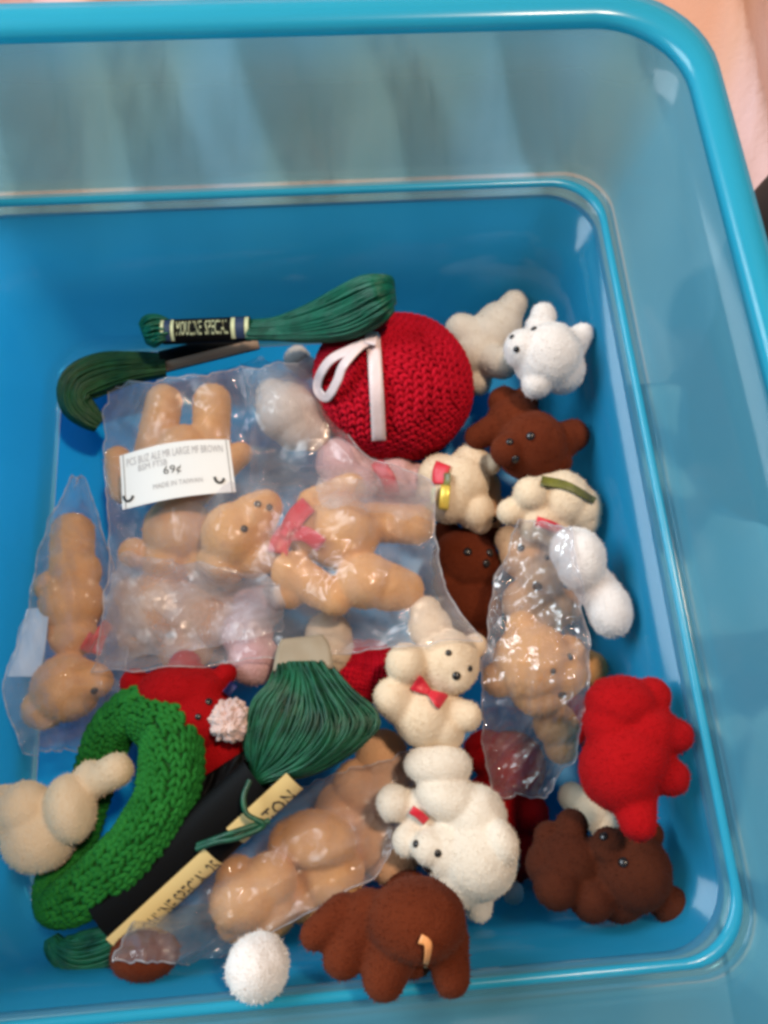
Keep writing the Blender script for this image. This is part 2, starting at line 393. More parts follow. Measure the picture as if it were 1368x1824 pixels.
def add_fuzz(V, F, dens, ln, wd, seed):
    rs = np.random.RandomState(seed); V = np.asarray(V, float)
    tri = np.array([(f[0], f[1], f[2]) for f in F] + [(f[0], f[2], f[3]) for f in F if len(f) > 3])
    a, b, c = V[tri[:, 0]], V[tri[:, 1]], V[tri[:, 2]]; cr = np.cross(b-a, c-a); ar = np.linalg.norm(cr, axis=1)/2
    N = int(ar.sum()*dens); ix = rs.choice(len(tri), N, p=ar/ar.sum()); r1 = np.sqrt(rs.rand(N, 1)); r2 = rs.rand(N, 1)
    p = (1-r1)*a[ix]+r1*(1-r2)*b[ix]+r1*r2*c[ix]; n = cr[ix]/(2*ar[ix][:, None]+1e-12)
    # only the side towards the sky and walls carries visible fuzz, keep all directions above the underside
    k = n[:, 2] > -.6; p, n = p[k], n[k]; N = len(p)
    t = np.cross(n, rs.randn(N, 3)); t /= np.linalg.norm(t, axis=1)[:, None]+1e-9
    tip = p + n*ln*rs.uniform(.5, 1.1, (N, 1)) + rs.randn(N, 3)*ln*.35
    P3 = np.stack([p-t*wd, p+t*wd, tip], 1).reshape(-1, 3); o = len(V)
    F2 = (np.arange(N*3).reshape(-1, 3)+o).tolist()
    return np.vstack([V, P3]), list(F)+[tuple(f) for f in F2]
TB = 'bear'
# --- back right corner
toy('white_top', 'toy_bear', 'white bear head lying on its side in the far right corner, pointed ears right', TB,
    [(976, 636, 2.2, 62), (968, 562, 2.3, 24), (962, 585, 2.3, 28), (1037, 596, 2.3, 21), (1020, 612, 2.2, 28), (932, 622, 2.4, 36), (955, 684, 2.1, 27), (1000, 660, 2.0, 42)],
    M['snow'], .2, eyes=[(951, 586, 6), (920, 622, 6)], nose=(912, 600, 5), fuzz=.02)
toy('cream_top', 'toy_bear', 'cream bear on its back beside the red ball, legs reaching the far wall', TB,
    [(888, 580, 1.6, 42), ('c', 900, 565, 30, 1.7, 916, 541, 24, 2.0), ('c', 855, 610, 38, 1.6, 822, 588, 30, 1.8), (846, 632, 1.5, 42), ('c', 870, 640, 30, 1.8, 896, 648, 28, 2.2), (850, 680, 1.2, 26), (870, 600, 1.6, 44)],
    M['white'], .1)
toy('brown_a', 'toy_bear', 'reddish brown bear facing up under the white bear, right ear free', TB,
    [(948, 796, 1.6, 64), (1020, 776, 1.6, 30), (1000, 785, 1.6, 34), (905, 802, 2.1, 32), (915, 750, 1.3, 48), (897, 715, 1.4, 28), (935, 714, 1.4, 25), ('c', 890, 760, 30, 1.3, 850, 779, 23, 1.1), (985, 820, 1.5, 34)],
    M['brown'], .1, eyes=[(945, 777, 8), (918, 818, 8)], nose=(908, 787, 7))
toy('cream_tag', 'toy_bear', 'cream bear below the red ball, gold and red foil tag on its side', TB,
    [(820, 860, 2.0, 52), ('c', 838, 830, 38, 2.0, 838, 812, 24, 2.2), ('c', 850, 826, 22, 2.1, 873, 828, 20, 2.2), (800, 888, 2.0, 46), (845, 908, 1.9, 36), (855, 930, 1.7, 22), (785, 850, 1.9, 42), (770, 880, 1.7, 30)],
    M['cream'], .8, bow=[([(790, 825), (784, 842), (784, 862)], 14, None, 'foil_tag', M['bow']), ([(797, 842), (797, 855), (795, 864)], 6, (.1, .1, .1), 'leaf_print', M['olive_ribbon']),
                         ([(794, 864), (792, 884), (790, 908)], 9, (.1, .12, .1), 'foil_tag', M['bright_gold']), ([(776, 868), (770, 880), (772, 898)], 4, (.2, .2, .2), 'foil_tag', M['pale_gold'])])
toy('peach_mid', 'toy_bear', 'small peach bear squeezed between the tagged cream bear and the cream bear with olive ribbon', TB,
    [('c', 868, 862, 24, 1.2, 866, 895, 27, 1.3), (872, 925, 1.2, 24), (850, 935, 1.0, 25)], M['peach'], .4, eyes=[(878, 925, 7)])
toy('brown_b', 'toy_bear', 'dark brown bear half under the tan bear bag, facing right in shadow', TB,
    [(828, 1000, 1.5, 60), (868, 1008, 1.7, 28), (796, 948, 1.4, 24), (870, 950, 1.3, 24), (835, 1078, 1.2, 55), (800, 1040, 1.6, 30), (868, 1085, 1.6, 28), (840, 1130, 1.1, 30)],
    M['brown'], .1, eyes=[(833, 983, 8), (872, 985, 8)], nose=(866, 1004, 8))
toy('cream_c', 'toy_bear', 'cream bear wearing an olive ribbon band beside the right wall', TB,
    [(1000, 890, 2.0, 52), (1030, 905, 1.9, 42), ('e', 985, 875, 2.0, 48, 34, 0), (944, 880, 2.5, 31), ('c', 930, 905, 26, 2.0, 908, 912, 24, 2.1), (1040, 925, 1.8, 30), (960, 925, 1.8, 42), (985, 940, 1.7, 34)],
    M['cream'], .6, bow=[([(964, 856), (1010, 865), (1060, 892)], lambda t: 9-3*t, None, 'ribbon_band', M['olive_ribbon']),
                         ([(955, 928), (968, 932), (985, 938), (1002, 948)], 9, (.05, .1, .05), 'bow', M['bow'])])
toy('white_i', 'toy_bear', 'white bear face down along the right wall, two smooth round lobes', TB,
    [('e', 1034, 998, 2.2, 44, 58, 0), (1020, 980, 2.0, 42), ('e', 1086, 1086, 1.8, 40, 52, -12), (1060, 1045, 1.8, 38), (1072, 1060, 1.8, 38)], M['snow'], .3, sm=10)
# --- right middle (inside clear bag)
toy('tan_r1', 'toy_bear', 'tan bear upside down inside the narrow clear bag, upper of the two', TB,
    [(938, 985, 1.9, 48), (962, 1030, 2.0, 42), (905, 960, 1.8, 24), (975, 955, 1.8, 26), (940, 1075, 1.6, 46), (1000, 1080, 1.5, 34), (960, 1100, 1.5, 45)], M['peach'], .5,
    eyes=[(928, 976, 7), (973, 993, 6)], nose=(957, 1044, 9))
toy('tan_r2', 'toy_bear', 'tan bear head tilted right inside the narrow clear bag, lower of the two', TB,
    [(950, 1182, 2.6, 72), (930, 1118, 2.7, 30), (890, 1210, 2.4, 32), (1000, 1200, 2.8, 44), (1010, 1165, 2.5, 34), (960, 1225, 2.4, 52), (990, 1290, 1.5, 40), (1000, 1330, 1.3, 30), (1050, 1190, 1.2, 32)],
    M['tan'], .7, eyes=[(1015, 1170, 7), (985, 1196, 6)], nose=(1001, 1237, 8))
toy('red_scrap', 'toy_bear', 'red bear almost hidden behind the lower tan bear in the narrow bag', TB,
    [(1030, 1260, .9, 30), (1015, 1300, .9, 30)], M['red'], .1)
# --- right bottom
toy('brown_c', 'toy_bear', 'dark brown bear in the near right corner, head to the right and one ear out', TB,
    [(1122, 1550, 1.6, 72), (1086, 1508, 2.0, 34), (1194, 1612, 1.6, 34), (1170, 1595, 1.5, 30), (1158, 1486, 1.4, 24), (990, 1578, 1.8, 41), (1054, 1604, 1.8, 38), (1010, 1530, 1.4, 56), (1019, 1470, 1.5, 29), (978, 1492, 1.3, 28), (980, 1540, 1.3, 44), (1100, 1590, 1.4, 50)],
    M['dark_brown'], .05, eyes=[(1110, 1536, 9)], nose=(1075, 1490, 8))
toy('cream_corner', 'toy_bear', 'pale cream bear mostly hidden between the red bear and the dark brown bear', TB,
    [(1050, 1440, .9, 38), (1075, 1462, .9, 32), (1020, 1420, .9, 26)], M['cream'], .05)
toy('red_r', 'toy_bear', 'bright red bear lying face down against the right wall, four limbs spread', TB,
    [('e', 1108, 1252, 2.0, 66, 48, 0), (1160, 1240, 2.0, 34), (1085, 1290, 1.9, 48), (1150, 1300, 2.0, 54), ('c', 1170, 1305, 38, 2.1, 1204, 1310, 31, 2.1), ('c', 1160, 1370, 42, 2.0, 1194, 1384, 34, 2.0),
     ('e', 1102, 1372, 1.9, 70, 74, 0), (1125, 1350, 2.0, 66), ('c', 1128, 1420, 42, 1.9, 1136, 1466, 33, 2.3)], M['red'], .7, sm=9)
toy('red_under', 'toy_bear', 'red bear under the white bear and the narrow bag, only its side showing', TB,
    [(910, 1365, 1.3, 62), (935, 1448, 1.2, 42), (925, 1520, 1.1, 42), (865, 1340, 1.2, 40), (880, 1440, 1.1, 60), (905, 1545, 1.0, 34)], M['red'], .05, sm=10)
toy('white_scrap', 'pompom', 'tiny grey white pompom peeping out under the big white bear', 'pompom', [(914, 1590, .5, 20)], M['snow'], 0)
toy('white_d', 'toy_bear', 'big white bear lying on its side in front, red bow and face to the left', TB,
    [('e', 780, 1362, 2.6, 62, 38, 0), ('e', 800, 1420, 2.7, 62, 42, 15), (845, 1455, 2.6, 58), (850, 1525, 2.6, 74), ('e', 893, 1502, 3.3, 30, 40, -15), ('c', 850, 1590, 30, 2.2, 853, 1618, 24, 2.0),
     (702, 1430, 2.4, 33), (745, 1440, 2.3, 34), (728, 1497, 2.4, 30), (765, 1510, 2.9, 32), (800, 1515, 2.6, 52), (760, 1460, 2.2, 32), (820, 1560, 2.4, 52)],
    M['white'], .9, eyes=[(741, 1503, 7), (780, 1520, 7)], nose=(762, 1547, 9), bow=[([(732, 1442), (745, 1450), (760, 1464)], 8, (.15, .15, .1))])
toy('cream_e', 'toy_bear', 'cream bear with red bow looking up from the middle of the pile', TB,
    [(795, 1180, 2.7, 60), (758, 1090, 2.7, 29), (766, 1118, 2.7, 40), (812, 1205, 3.1, 30), (846, 1150, 2.6, 22), (723, 1182, 3.2, 37), ('c', 720, 1258, 38, 2.6, 700, 1242, 36, 2.9), (755, 1275, 2.5, 56), ('c', 790, 1295, 36, 2.6, 800, 1308, 28, 2.5), ('c', 800, 1270, 30, 2.6, 831, 1275, 28, 2.8), (742, 1225, 2.6, 34)],
    M['cream'], 1.3, eyes=[(799, 1163, 6), (837, 1191, 6)], nose=(813, 1204, 8), bow=bowtie(765, 1233, 35, 32, 15))
toy('brown_f', 'toy_bear', 'chestnut brown bear crawling at the front with an orange tail tuft', TB,
    [('e', 742, 1638, 1.7, 90, 70, 0), ('c', 705, 1680, 50, 1.5, 684, 1742, 40, 1.5), ('c', 792, 1670, 44, 1.5, 804, 1742, 34, 1.5), ('c', 655, 1625, 42, 1.3, 612, 1705, 38, 1.2), ('c', 610, 1625, 34, 1.2, 562, 1664, 29, 1.2), ('c', 735, 1650, 60, .6, 735, 1615, 48, -2.6), ('c', 735, 1615, 48, -2.6, 725, 1590, 40, -5.0), (735, 1700, .8, 40)],
    M['brown'], .05, sm=9, bow=[([(748, 1672), (762, 1680), (762, 1700), (757, 1724)], lambda t: 9-5*t, (.1, .15, .1), 'tail_tuft', M['tail'])])
toy('pom', 'pompom', 'round white pompom lying alone at the front of the bin', 'pompom', [(459, 1723, 1.2, 57)], M['snow'], 0, fuzz=.02)
toy('brown_scrap', 'toy_bear', 'reddish brown bear peeping out below the big floss skein', TB, [('e', 258, 1700, .9, 62, 40, 0)], M['brown'], 0)
# --- lower left
toy('cream_g', 'toy_bear', 'pale cream bear poking out through the green crocheted ring at the left edge', TB,
    [(44, 1440, 4.2, 48), ('e', 126, 1440, 4.3, 42, 62, -15), ('c', 170, 1390, 30, 4.2, 207, 1372, 31, 4.4), (72, 1486, 3.8, 66), (5, 1445, 4.0, 46), (160, 1380, 4.2, 26)], M['cream'], -.2, sm=10)
toy('red_h', 'toy_bear', 'red bear with flat head behind the green ring and pale pompom on its side', TB,
    [('e', 325, 1228, 2.8, 84, 44, 0), (240, 1216, 2.8, 26), (402, 1200, 2.8, 20), (355, 1275, 2.8, 62), (350, 1270, 3.0, 50), (390, 1340, 2.3, 50), (340, 1330, 2.2, 55), (330, 1187, 2.5, 30)], M['red'], .8,
    eyes=[(372, 1250, 7), (353, 1277, 6)], bow=[([(404, 1222), (416, 1232)], 12, (.3, .3), 'navy_patch', M['navy_bead'])])
toy('cream_j', 'toy_bear', 'grey pink bear rump under the bag between the red bear and the dark green skein', TB, [(452, 1175, 2.4, 46), (440, 1130, 2.2, 46), (460, 1080, 2.0, 45)], M['pink'], .3)
toy('cream_k', 'toy_bear', 'cream bear leg showing right of the floss under the bag edge', TB, [('c', 585, 1130, 42, 2.2, 595, 1165, 36, 2.2)], M['cream'], .3)
toy('cyan_scrap', 'pompom', 'pale white pompom tucked under the near end of the green ring', 'pompom', [(84, 1592, .6, 26)], M['snow'], .1)
# --- main bag
toy('tan_m', 'toy_bear', 'tan bear with red bow lying on its back across the middle of the big bag', TB,
    [(420, 955, 2.8, 62), ('c', 450, 925, 45, 3.0, 473, 902, 31, 3.1), (400, 1000, 2.6, 42), (372, 996, 2.6, 22), (450, 985, 2.6, 46), (610, 950, 2.8, 66), (560, 950, 2.7, 50), ('c', 555, 895, 26, 2.6, 625, 868, 27, 2.6),
     ('c', 665, 930, 36, 2.7, 738, 934, 37, 2.7), ('c', 520, 1020, 38, 3.1, 598, 1068, 30, 3.1), (515, 1055, 2.9, 30), ('e', 652, 1035, 3.1, 56, 50, 0), ('c', 690, 1045, 44, 3.0, 720, 1050, 36, 2.9)],
    M['tan'], 1.1, eyes=[(459, 898, 7), (435, 942, 7)], nose=(480, 904, 7),
    bow=[([(512, 950), (528, 920), (550, 898)], 17, (.15, .3, .1)), ([(512, 945), (500, 965), (494, 986)], 18, (.15, .3, .1)), ([(518, 950), (545, 952), (573, 972)], 14, (.2, .2, .15)), ([(504, 942), (518, 950)], 13, (.35, .35), 'bow_knot')])
toy('tan_n', 'toy_bear', 'tan bear head down behind the white card, both legs pointing away', TB,
    [('c', 292, 716, 32, 2.4, 277, 800, 36, 2.2), ('c', 378, 716, 34, 2.4, 376, 800, 34, 2.2), (328, 808, 2.3, 52), (330, 850, 2.1, 60), ('c', 210, 818, 24, 2.0, 225, 870, 30, 2.0), ('c', 400, 830, 26, 2.0, 428, 808, 22, 2.1), (318, 945, 2.1, 62), (238, 985, 2.0, 27), (300, 1000, 1.9, 45), (360, 1000, 1.8, 40)], M['tan'], .5)
toy('tan_o', 'toy_bear', 'tan bear seen dimly through the milky lower left part of the big bag', TB,
    [(290, 1085, 1.6, 72), (370, 1095, 1.6, 62), (235, 1060, 1.5, 32), (400, 1060, 1.4, 40), (330, 1150, 1.4, 50), (250, 1130, 1.4, 40)], M['tan'], .2, eyes=[(305, 1130, 7), (390, 1050, 6)])
toy('white_p', 'toy_bear', 'white bear curled in the big bag between the white card and the red ball', TB,
    [('e', 512, 735, 2.3, 58, 54, 30), (486, 704, 2.4, 30), (555, 770, 2.1, 34), (530, 760, 2.2, 44)], M['white'], .5)
toy('pink_fuzz', 'pompom', 'fluffy pale pink pompom under the bag just below the red ball', 'pompom', [(608, 824, 1.9, 46), (640, 850, 1.7, 40), (610, 860, 1.7, 36)], M['pink'], .4, fuzz=.03)
toy('pink_red', 'toy_bear', 'red and white bear blurred by the bag film below the red ball', TB, [(700, 850, 1.7, 44), (735, 860, 1.6, 36), (670, 840, 1.6, 36)], M['pink'], .3, fuzz=.03, bow=[([(668, 822), (690, 850), (700, 885)], 13, None, 'scarf')])
toy('small_white', 'pompom', 'little white pompom left of the red ball behind the bag top', 'pompom', [(530, 640, 1.3, 24), (545, 655, 1.2, 20)], M['snow'], .2)
# --- left bag
toy('tan_q', 'toy_bear', 'tan bear with red bow standing in the small clear bag by the left wall', TB,
    [('c', 130, 950, 38, 1.8, 128, 1010, 38, 1.9), (128, 1075, 2.0, 56), (90, 1045, 1.7, 28), (140, 1020, 1.9, 40), (118, 1225, 2.1, 60), ('c', 140, 1215, 42, 2.2, 172, 1212, 30, 2.2), (78, 1262, 1.9, 38), (130, 1130, 1.9, 42)],
    M['tan'], .2, eyes=[(168, 1230, 7)], bow=[([(195, 1110), (180, 1130), (168, 1165)], 11, (.1, .2, .1)), ([(168, 1130), (150, 1160)], 10, (.1, .1))])
# --- bottom bag
toy('tan_s', 'toy_bear', 'tan bear in the front bag, nearest the lone white pompom', TB, [('e', 440, 1600, 1.5, 68, 55, -10), (480, 1570, 1.5, 50), (420, 1560, 1.4, 36), (420, 1640, 1.2, 36), (480, 1620, 1.3, 50)], M['tan'], .1)
toy('tan_t', 'toy_bear', 'tan bear in the front bag directly right of the gold lettered label', TB, [('e', 565, 1495, 2.1, 72, 48, 10), (520, 1500, 2.0, 42), (590, 1555, 1.6, 60), (540, 1590, 1.4, 50), (600, 1600, 1.3, 45)], M['tan'], .2)
toy('tan_u', 'toy_bear', 'tan bear wedged between the front bag and the big white bear', TB, [(680, 1345, 1.7, 46), (690, 1400, 1.5, 52), (660, 1500, 1.4, 50), (700, 1530, 1.4, 46), (640, 1400, 1.5, 48), (610, 1440, 1.2, 48)], M['peach'], .2)

# ---------------------------------------------------------------- crocheted things (stitches are relief of the mesh itself)
def frame_sphere(c, axis, radii_fn, rows, sts, name, mat, parent=None, amp=.09, nu=420, nv=210):
    ax = axis.normalized(); x = ax.orthogonal().normalized(); y = ax.cross(x); V = []
    for j in range(nv+1):
        t = math.pi*j/nv
        for i in range(nu):
            a = 2*math.pi*i/nu
            d = ax*math.cos(t) + (x*math.cos(a)+y*math.sin(a))*math.sin(t)
            u = a*rows/(2*math.pi); v = t*sts/math.pi
            fu = (u % 1)-.5; k = 1 if fu > 0 else -1
            leg = abs(math.sin(math.pi*(v + 1.1*abs(fu))))
            edge = 1-(abs(abs(fu)-.25)*4)**2*.75
            groove = min(1, (.5-abs(fu))*7)
            h = amp*math.sin(t)**.5*(max(0, edge)*(.35+.65*leg)*groove) + .05*noise.noise(d*3)
            V.append(c + d*(radii_fn(d)+h))
    F = []
    for j in range(nv):
        for i in range(nu):
            a = j*nu+i; b = j*nu+(i+1) % nu; F.append((a, b, b+nu, a+nu))
    return link(name, V, F, mat, parent), V, F
def stitches(surf, nu, nv, r, parent, mat, seed=0, lift=.05, keep=None, ju=.10):
    rs = random.Random(seed); V = []; F = []
    for i in range(nu):
        for j in range(nv):
            if keep and not keep(i, j): continue
            u, v = i+rs.uniform(-ju, ju), j+rs.uniform(-ju, ju)
            for sg in (-1, 1):
                pts = []
                for k in range(5):
                    t = k/4; uu = u+.5+sg*(.06+.36*t); vv = v+.95*t-.1
                    p, n = surf(uu/nu, vv/nv); pts.append(p+n*(lift+r*.9*math.sin(math.pi*min(1, t*1.1))))
                tube(V, F, pts, r*rs.uniform(.85, 1.1), 6)
    o = link('stitches', V, F, mat, parent); o['kind'] = 'stuff'; return V, F
def tube(V, F, pts, r, k=5):
    b0 = len(V); n = len(pts)
    for i, p in enumerate(pts):
        t = (pts[min(n-1, i+1)]-pts[max(0, i-1)]); t = t.normalized() if t.length > 1e-9 else Vector((1, 0, 0))
        s = t.cross(Vector((.1, .2, 1))).normalized(); u = s.cross(t)
        for a in range(k):
            an = 2*math.pi*a/k; V.append(p+s*math.cos(an)*r+u*math.sin(an)*r)
    for i in range(n-1):
        for a in range(k):
            F.append((b0+i*k+a, b0+i*k+(a+1) % k, b0+(i+1)*k+(a+1) % k, b0+(i+1)*k+a))
c = P(702, 692, 2.85); rb = cmr(c, 126)
ball = empty('crocheted_ball', (c.x, c.y, 0), 'red crocheted ball tied with a pale pink satin ribbon', 'crocheted ball')
def rfn(d):
    a = d.dot(R_); b = d.dot(U_)
    r = rb*(1+.08*abs(a))
    cu = d.dot((R_*-.80+U_*.60).normalized())
    if cu > .8: r *= 1+.45*(cu-.8)
    return r
AX = (U_*.75-R_*.45-_d*.35).normalized(); AXx = AX.orthogonal().normalized(); AXy = AX.cross(AXx)
_, V, F = frame_sphere(c, AX, lambda d: rfn(d)-.08, 30, 30, 'crocheted_body', M['red_yarn'], ball, .03, 200, 100)
def ballsurf(u, v):
    t = .12+v*(math.pi-.24); a = 2*math.pi*u+.12*math.sin(6*t)
    d = AX*math.cos(t)+(AXx*math.cos(a)+AXy*math.sin(a))*math.sin(t)
    return c+d*(rfn(d)-.08+.05*noise.noise(d*2.5)), d
stitches(ballsurf, 44, 34, .078, ball, M['red_yarn'], 3, keep=lambda i, j: True)
bb = bvh_of(V, F); BODY['ball'] = bb; ALL.append(('ball', V, F))
v_, f_ = strip([(664, 596), (668, 650), (672, 720), (675, 785)], lambda t: 12.5, bb, .26, .035, n=40); link('ribbon_tail', v_, f_, M['ribbon'], ball)
# the loop is a ribbon standing a little on edge
v_, f_ = strip([(660, 606), (625, 622), (590, 640), (570, 668), (566, 695), (582, 708), (600, 680), (612, 650), (640, 618), (660, 606)], lambda t: 8, bb, .26, .035, zs=(0, .3, .5, .5, .3, .2, .4, .5, .3, .1), n=60); link('ribbon_loop', v_, f_, M['ribbon'], ball)
v_, f_ = strip([(650, 600), (672, 604)], 12, bb, .42, .1, n=8); link('ribbon_knot', v_, f_, M['ribbon'], ball)

c = P(648, 1195, 1.9); rc_ = cmr(c, 52)
kn, V, F = frame_sphere(c, U_+R_*.2, lambda d: rc_*(1+.2*abs(d.dot(R_))), 22, 20, 'crocheted_ball', M['red_yarn'], None, .08, 200, 100)
tag(kn, 'dark red crocheted piece showing between the green floss and the cream bear', 'crocheted ball'); ALL.append(('knit', V, F))
c = P(412, 1284, 4.4); rp = cmr(c, 35)
pm, V, F = frame_sphere(c, U_*.3-_d, lambda d: rp*(1+.16*noise.noise(d*3.5)+.08*noise.noise(d*8)), 9, 8, 'pompom', M['pom_yarn'], None, .05, 150, 80)
tag(pm, 'lumpy pale pink yarn pompom beside the red flat headed bear', 'pompom'); ALL.append(('pom2', V, F))

def tube_path(pts, n):           # pts: (px,py,z,rpx) closed or open -> list of (world, r)
    out = []
    for q in spline(pts, n):
        p = P(q[0], q[1], q[2]); out.append((p, cmr(p, q[3])))
    return out
def crochet_tube(pts, n, m_, sts, cols, amp, name, mat, closed=True, flat=.75):
    tp = tube_path(pts, n+1); tp = tp[:-1] if closed else tp
    V = []; K = len(tp)
    for i, (p, r) in enumerate(tp):
        a = tp[(i-1) % K][0]; b = tp[(i+1) % K][0]; t = (b-a).normalized(); up = -_d
        s = t.cross(up).normalized(); u2 = s.cross(t).normalized()
        for k in range(m_):
            an = 2*math.pi*k/m_; u = k/m_*cols; v = i/K*sts
            fu = (u % 1)-.5
            row = int(u)
            leg = abs(math.sin(math.pi*(v+.5*(row % 2)+.45*(abs(fu)*2)+.25*noise.noise(Vector((i*.03, row, 9)))))); hole = max(0, math.sin(math.pi*((v*.5+.37*row) % 1)))
            pit = max(0, math.sin(2*math.pi*(v*.25+.5*(row % 2)))*math.cos(math.pi*fu)-.45+.35*noise.noise(Vector((i*.08, row*1.7, 4))))
            h = amp*((1-(2*fu)**2)*(.25+.75*leg))-.22*pit + .25*amp*noise.noise(p*3.1+Vector((an*2, 0, 0)))
            # frilled edge on the outer side
            ex = r*(1+.16*noise.noise(Vector((i*.09, an, 2)))+.05*noise.noise(Vector((i*.4, an*2, 5))))
            V.append(p + (s*math.cos(an)*ex + u2*math.sin(an)*ex*flat) + (s*math.cos(an)+u2*math.sin(an))*h)
    F = []
    for i in range(K if closed else K-1):
        for k in range(m_):
            a = i*m_+k; b = i*m_+(k+1) % m_; j = (i+1) % K; F.append((a, b, j*m_+(k+1) % m_, j*m_+k))
    return link(name, V, F, mat), V, F
RING = ([(245, 1262, 3.7, 44), (298, 1300, 4.1, 57), (306, 1372, 4.4, 55), (285, 1440, 4.5, 55), (245, 1505, 4.4, 55), (190, 1560, 4.1, 53), (125, 1605, 3.6, 44), (92, 1615, 3.0, 33), (100, 1570, 2.5, 35), (130, 1510, 2.3, 35), (152, 1440, 2.4, 37), (172, 1370, 2.7, 40), (200, 1300, 3.2, 40), (245, 1262, 3.7, 44)])
tp = tube_path(RING, 401)[:-1]
def ringsurf(u, v, ins=0.0):
    f = (v % 1)*400; i = int(f) % 400; q = f-int(f)
    p = tp[i][0].lerp(tp[(i+1) % 400][0], q); r = tp[i][1]*(1-q)+tp[(i+1) % 400][1]*q
    t = (tp[(i+6) % 400][0]-tp[i-6][0]).normalized(); sd = t.cross(-_d).normalized(); up = sd.cross(t).normalized()
    an = 2*math.pi*u; r *= 1+.12*noise.noise(Vector((v*14, math.cos(an), math.sin(an))))
    d = sd*math.cos(an)+up*math.sin(an)*.75
    return p+d*(r-ins), (sd*math.cos(an)+up*math.sin(an)).normalized()
rroot = empty('crocheted_ring', (tp[0][0].x, tp[0][0].y, 1.0), 'bright green crocheted ring leaning at the lower left around a cream bear', 'crocheted ring')
V = [ringsurf(k/28, i/300, .13)[0] for i in range(300) for k in range(28)]
F = [(i*28+k, i*28+(k+1) % 28, ((i+1) % 300)*28+(k+1) % 28, ((i+1) % 300)*28+k) for i in range(300) for k in range(28)]
link('ring_core', V, F, plain('gap_shade_green', (.006, .08, .010), .9), rroot)  # core coloured darker than the stitches, so the gaps between them look shaded
V2, F2 = stitches(lambda u, v: ringsurf(u, v, .13), 15, 74, .085, rroot, M['green_yarn'], 5, lift=.02, ju=.2)
ALL.append(('ring', V, F))

# ---------------------------------------------------------------- floss skeins
def tube(V, F, pts, r, k=5):
    b0 = len(V); n = len(pts)
    for i, p in enumerate(pts):
        t = (pts[min(n-1, i+1)]-pts[max(0, i-1)]); t = t.normalized() if t.length > 1e-9 else Vector((1, 0, 0))
        s = t.cross(Vector((.1, .2, 1))).normalized(); u = s.cross(t)
        for a in range(k):
            an = 2*math.pi*a/k; V.append(p+s*math.cos(an)*r+u*math.sin(an)*r)
    for i in range(n-1):
        for a in range(k):
            F.append((b0+i*k+a, b0+i*k+(a+1) % k, b0+(i+1)*k+(a+1) % k, b0+(i+1)*k+a))
def bundle(name, cen, ns, parent, mat, r=.055, th=.5, seg=26, wave=.05, seed=1):
    """cen: (px,py,z,halfwidth px). strands side by side and heaped in the middle"""
    rnd = random.Random(seed); C = spline(cen, seg); V = []; F = []
    for s in range(ns):
        u = rnd.uniform(-1, 1); hgt = math.sqrt(max(0, 1-u*u)); lv = rnd.uniform(-.6, 1)
        ph = rnd.uniform(0, 6.28); tw = rnd.uniform(-.12, .12); pts = []
        for i, q in enumerate(C):
            a = C[max(0, i-1)]; b = C[min(seg-1, i+1)]; t = np.array([b[0]-a[0], b[1]-a[1]]); t /= np.hypot(*t)+1e-9
            f = i/(seg-1); uu = max(-1, min(1, u+tw*math.sin(f*3.1+ph)))
            x = q[0]-t[1]*q[3]*uu; y = q[1]+t[0]*q[3]*uu
            p0 = P(q[0], q[1], q[2]); hw = cmr(p0, q[3])
            z = q[2]+min(th, hw)*math.sqrt(max(0, 1-uu*uu))*lv+wave*math.sin(f*7+ph)
            pts.append(P(x, y, z))
        tube(V, F, pts, r)
    return link(name, V, F, mat, parent)
def label_sleeve(parent, a, b, hw, th, mat, name='label', extra=None, n=20, m_=28):
    """paper sleeve: flattened tube from a to b (px,py,z)"""
    A = P(*a); B = P(*b); t = (B-A).normalized(); s = t.cross(-_d).normalized(); u = s.cross(t)
    V = []; w_ = cmr(A, hw)
    for i in range(n+1):
        p = A.lerp(B, i/n)
        for k in range(m_):
            an = 2*math.pi*k/m_; V.append(p+s*math.cos(an)*w_+u*math.sin(an)*th)
    F = [(i*m_+k, i*m_+(k+1) % m_, (i+1)*m_+(k+1) % m_, (i+1)*m_+k) for i in range(n) for k in range(m_)]
    o = link(name, V, F, mat, parent)
    def surf(f, an, lift=.012): # f along, an degrees
        an = math.radians(an); p = A.lerp(B, f); return p+s*math.cos(an)*(w_+lift)+u*math.sin(an)*(th+lift)
    return o, surf
def band(parent, surf, f0, f1, a0, a1, mat, name, lift=.012, n=8, k=14):
    V = []; 
    for i in range(n+1):
        for j in range(k+1): V.append(surf(f0+(f1-f0)*i/n, a0+(a1-a0)*j/k, lift))
    F = [(i*(k+1)+j, i*(k+1)+j+1, (i+1)*(k+1)+j+1, (i+1)*(k+1)+j) for i in range(n) for j in range(k)]
    return link(name, V, F, mat, parent)
def text_mesh(s, extr=0):
    cu = bpy.data.curves.new('t', 'FONT'); cu.body = s; cu.align_x = 'CENTER'; cu.align_y = 'CENTER'; cu.resolution_u = 2
    o = bpy.data.objects.new('t', cu); COL.objects.link(o); dg = bpy.context.evaluated_depsgraph_get(); dg.update()
    me = o.evaluated_get(dg).to_mesh(); V = [tuple(v.co) for v in me.vertices]; F = [tuple(p.vertices) for p in me.polygons]
    o.evaluated_get(dg).to_mesh_clear(); bpy.data.objects.remove(o); bpy.data.curves.remove(cu)
    V = np.array(V); V[:, 0] -= (V[:, 0].max()+V[:, 0].min())/2; V[:, 1] -= (V[:, 1].max()+V[:, 1].min())/2
    V[:, 0] /= (V[:, 0].max()-V[:, 0].min()); V[:, 1] /= (V[:, 1].max()-V[:, 1].min())
    return V, F
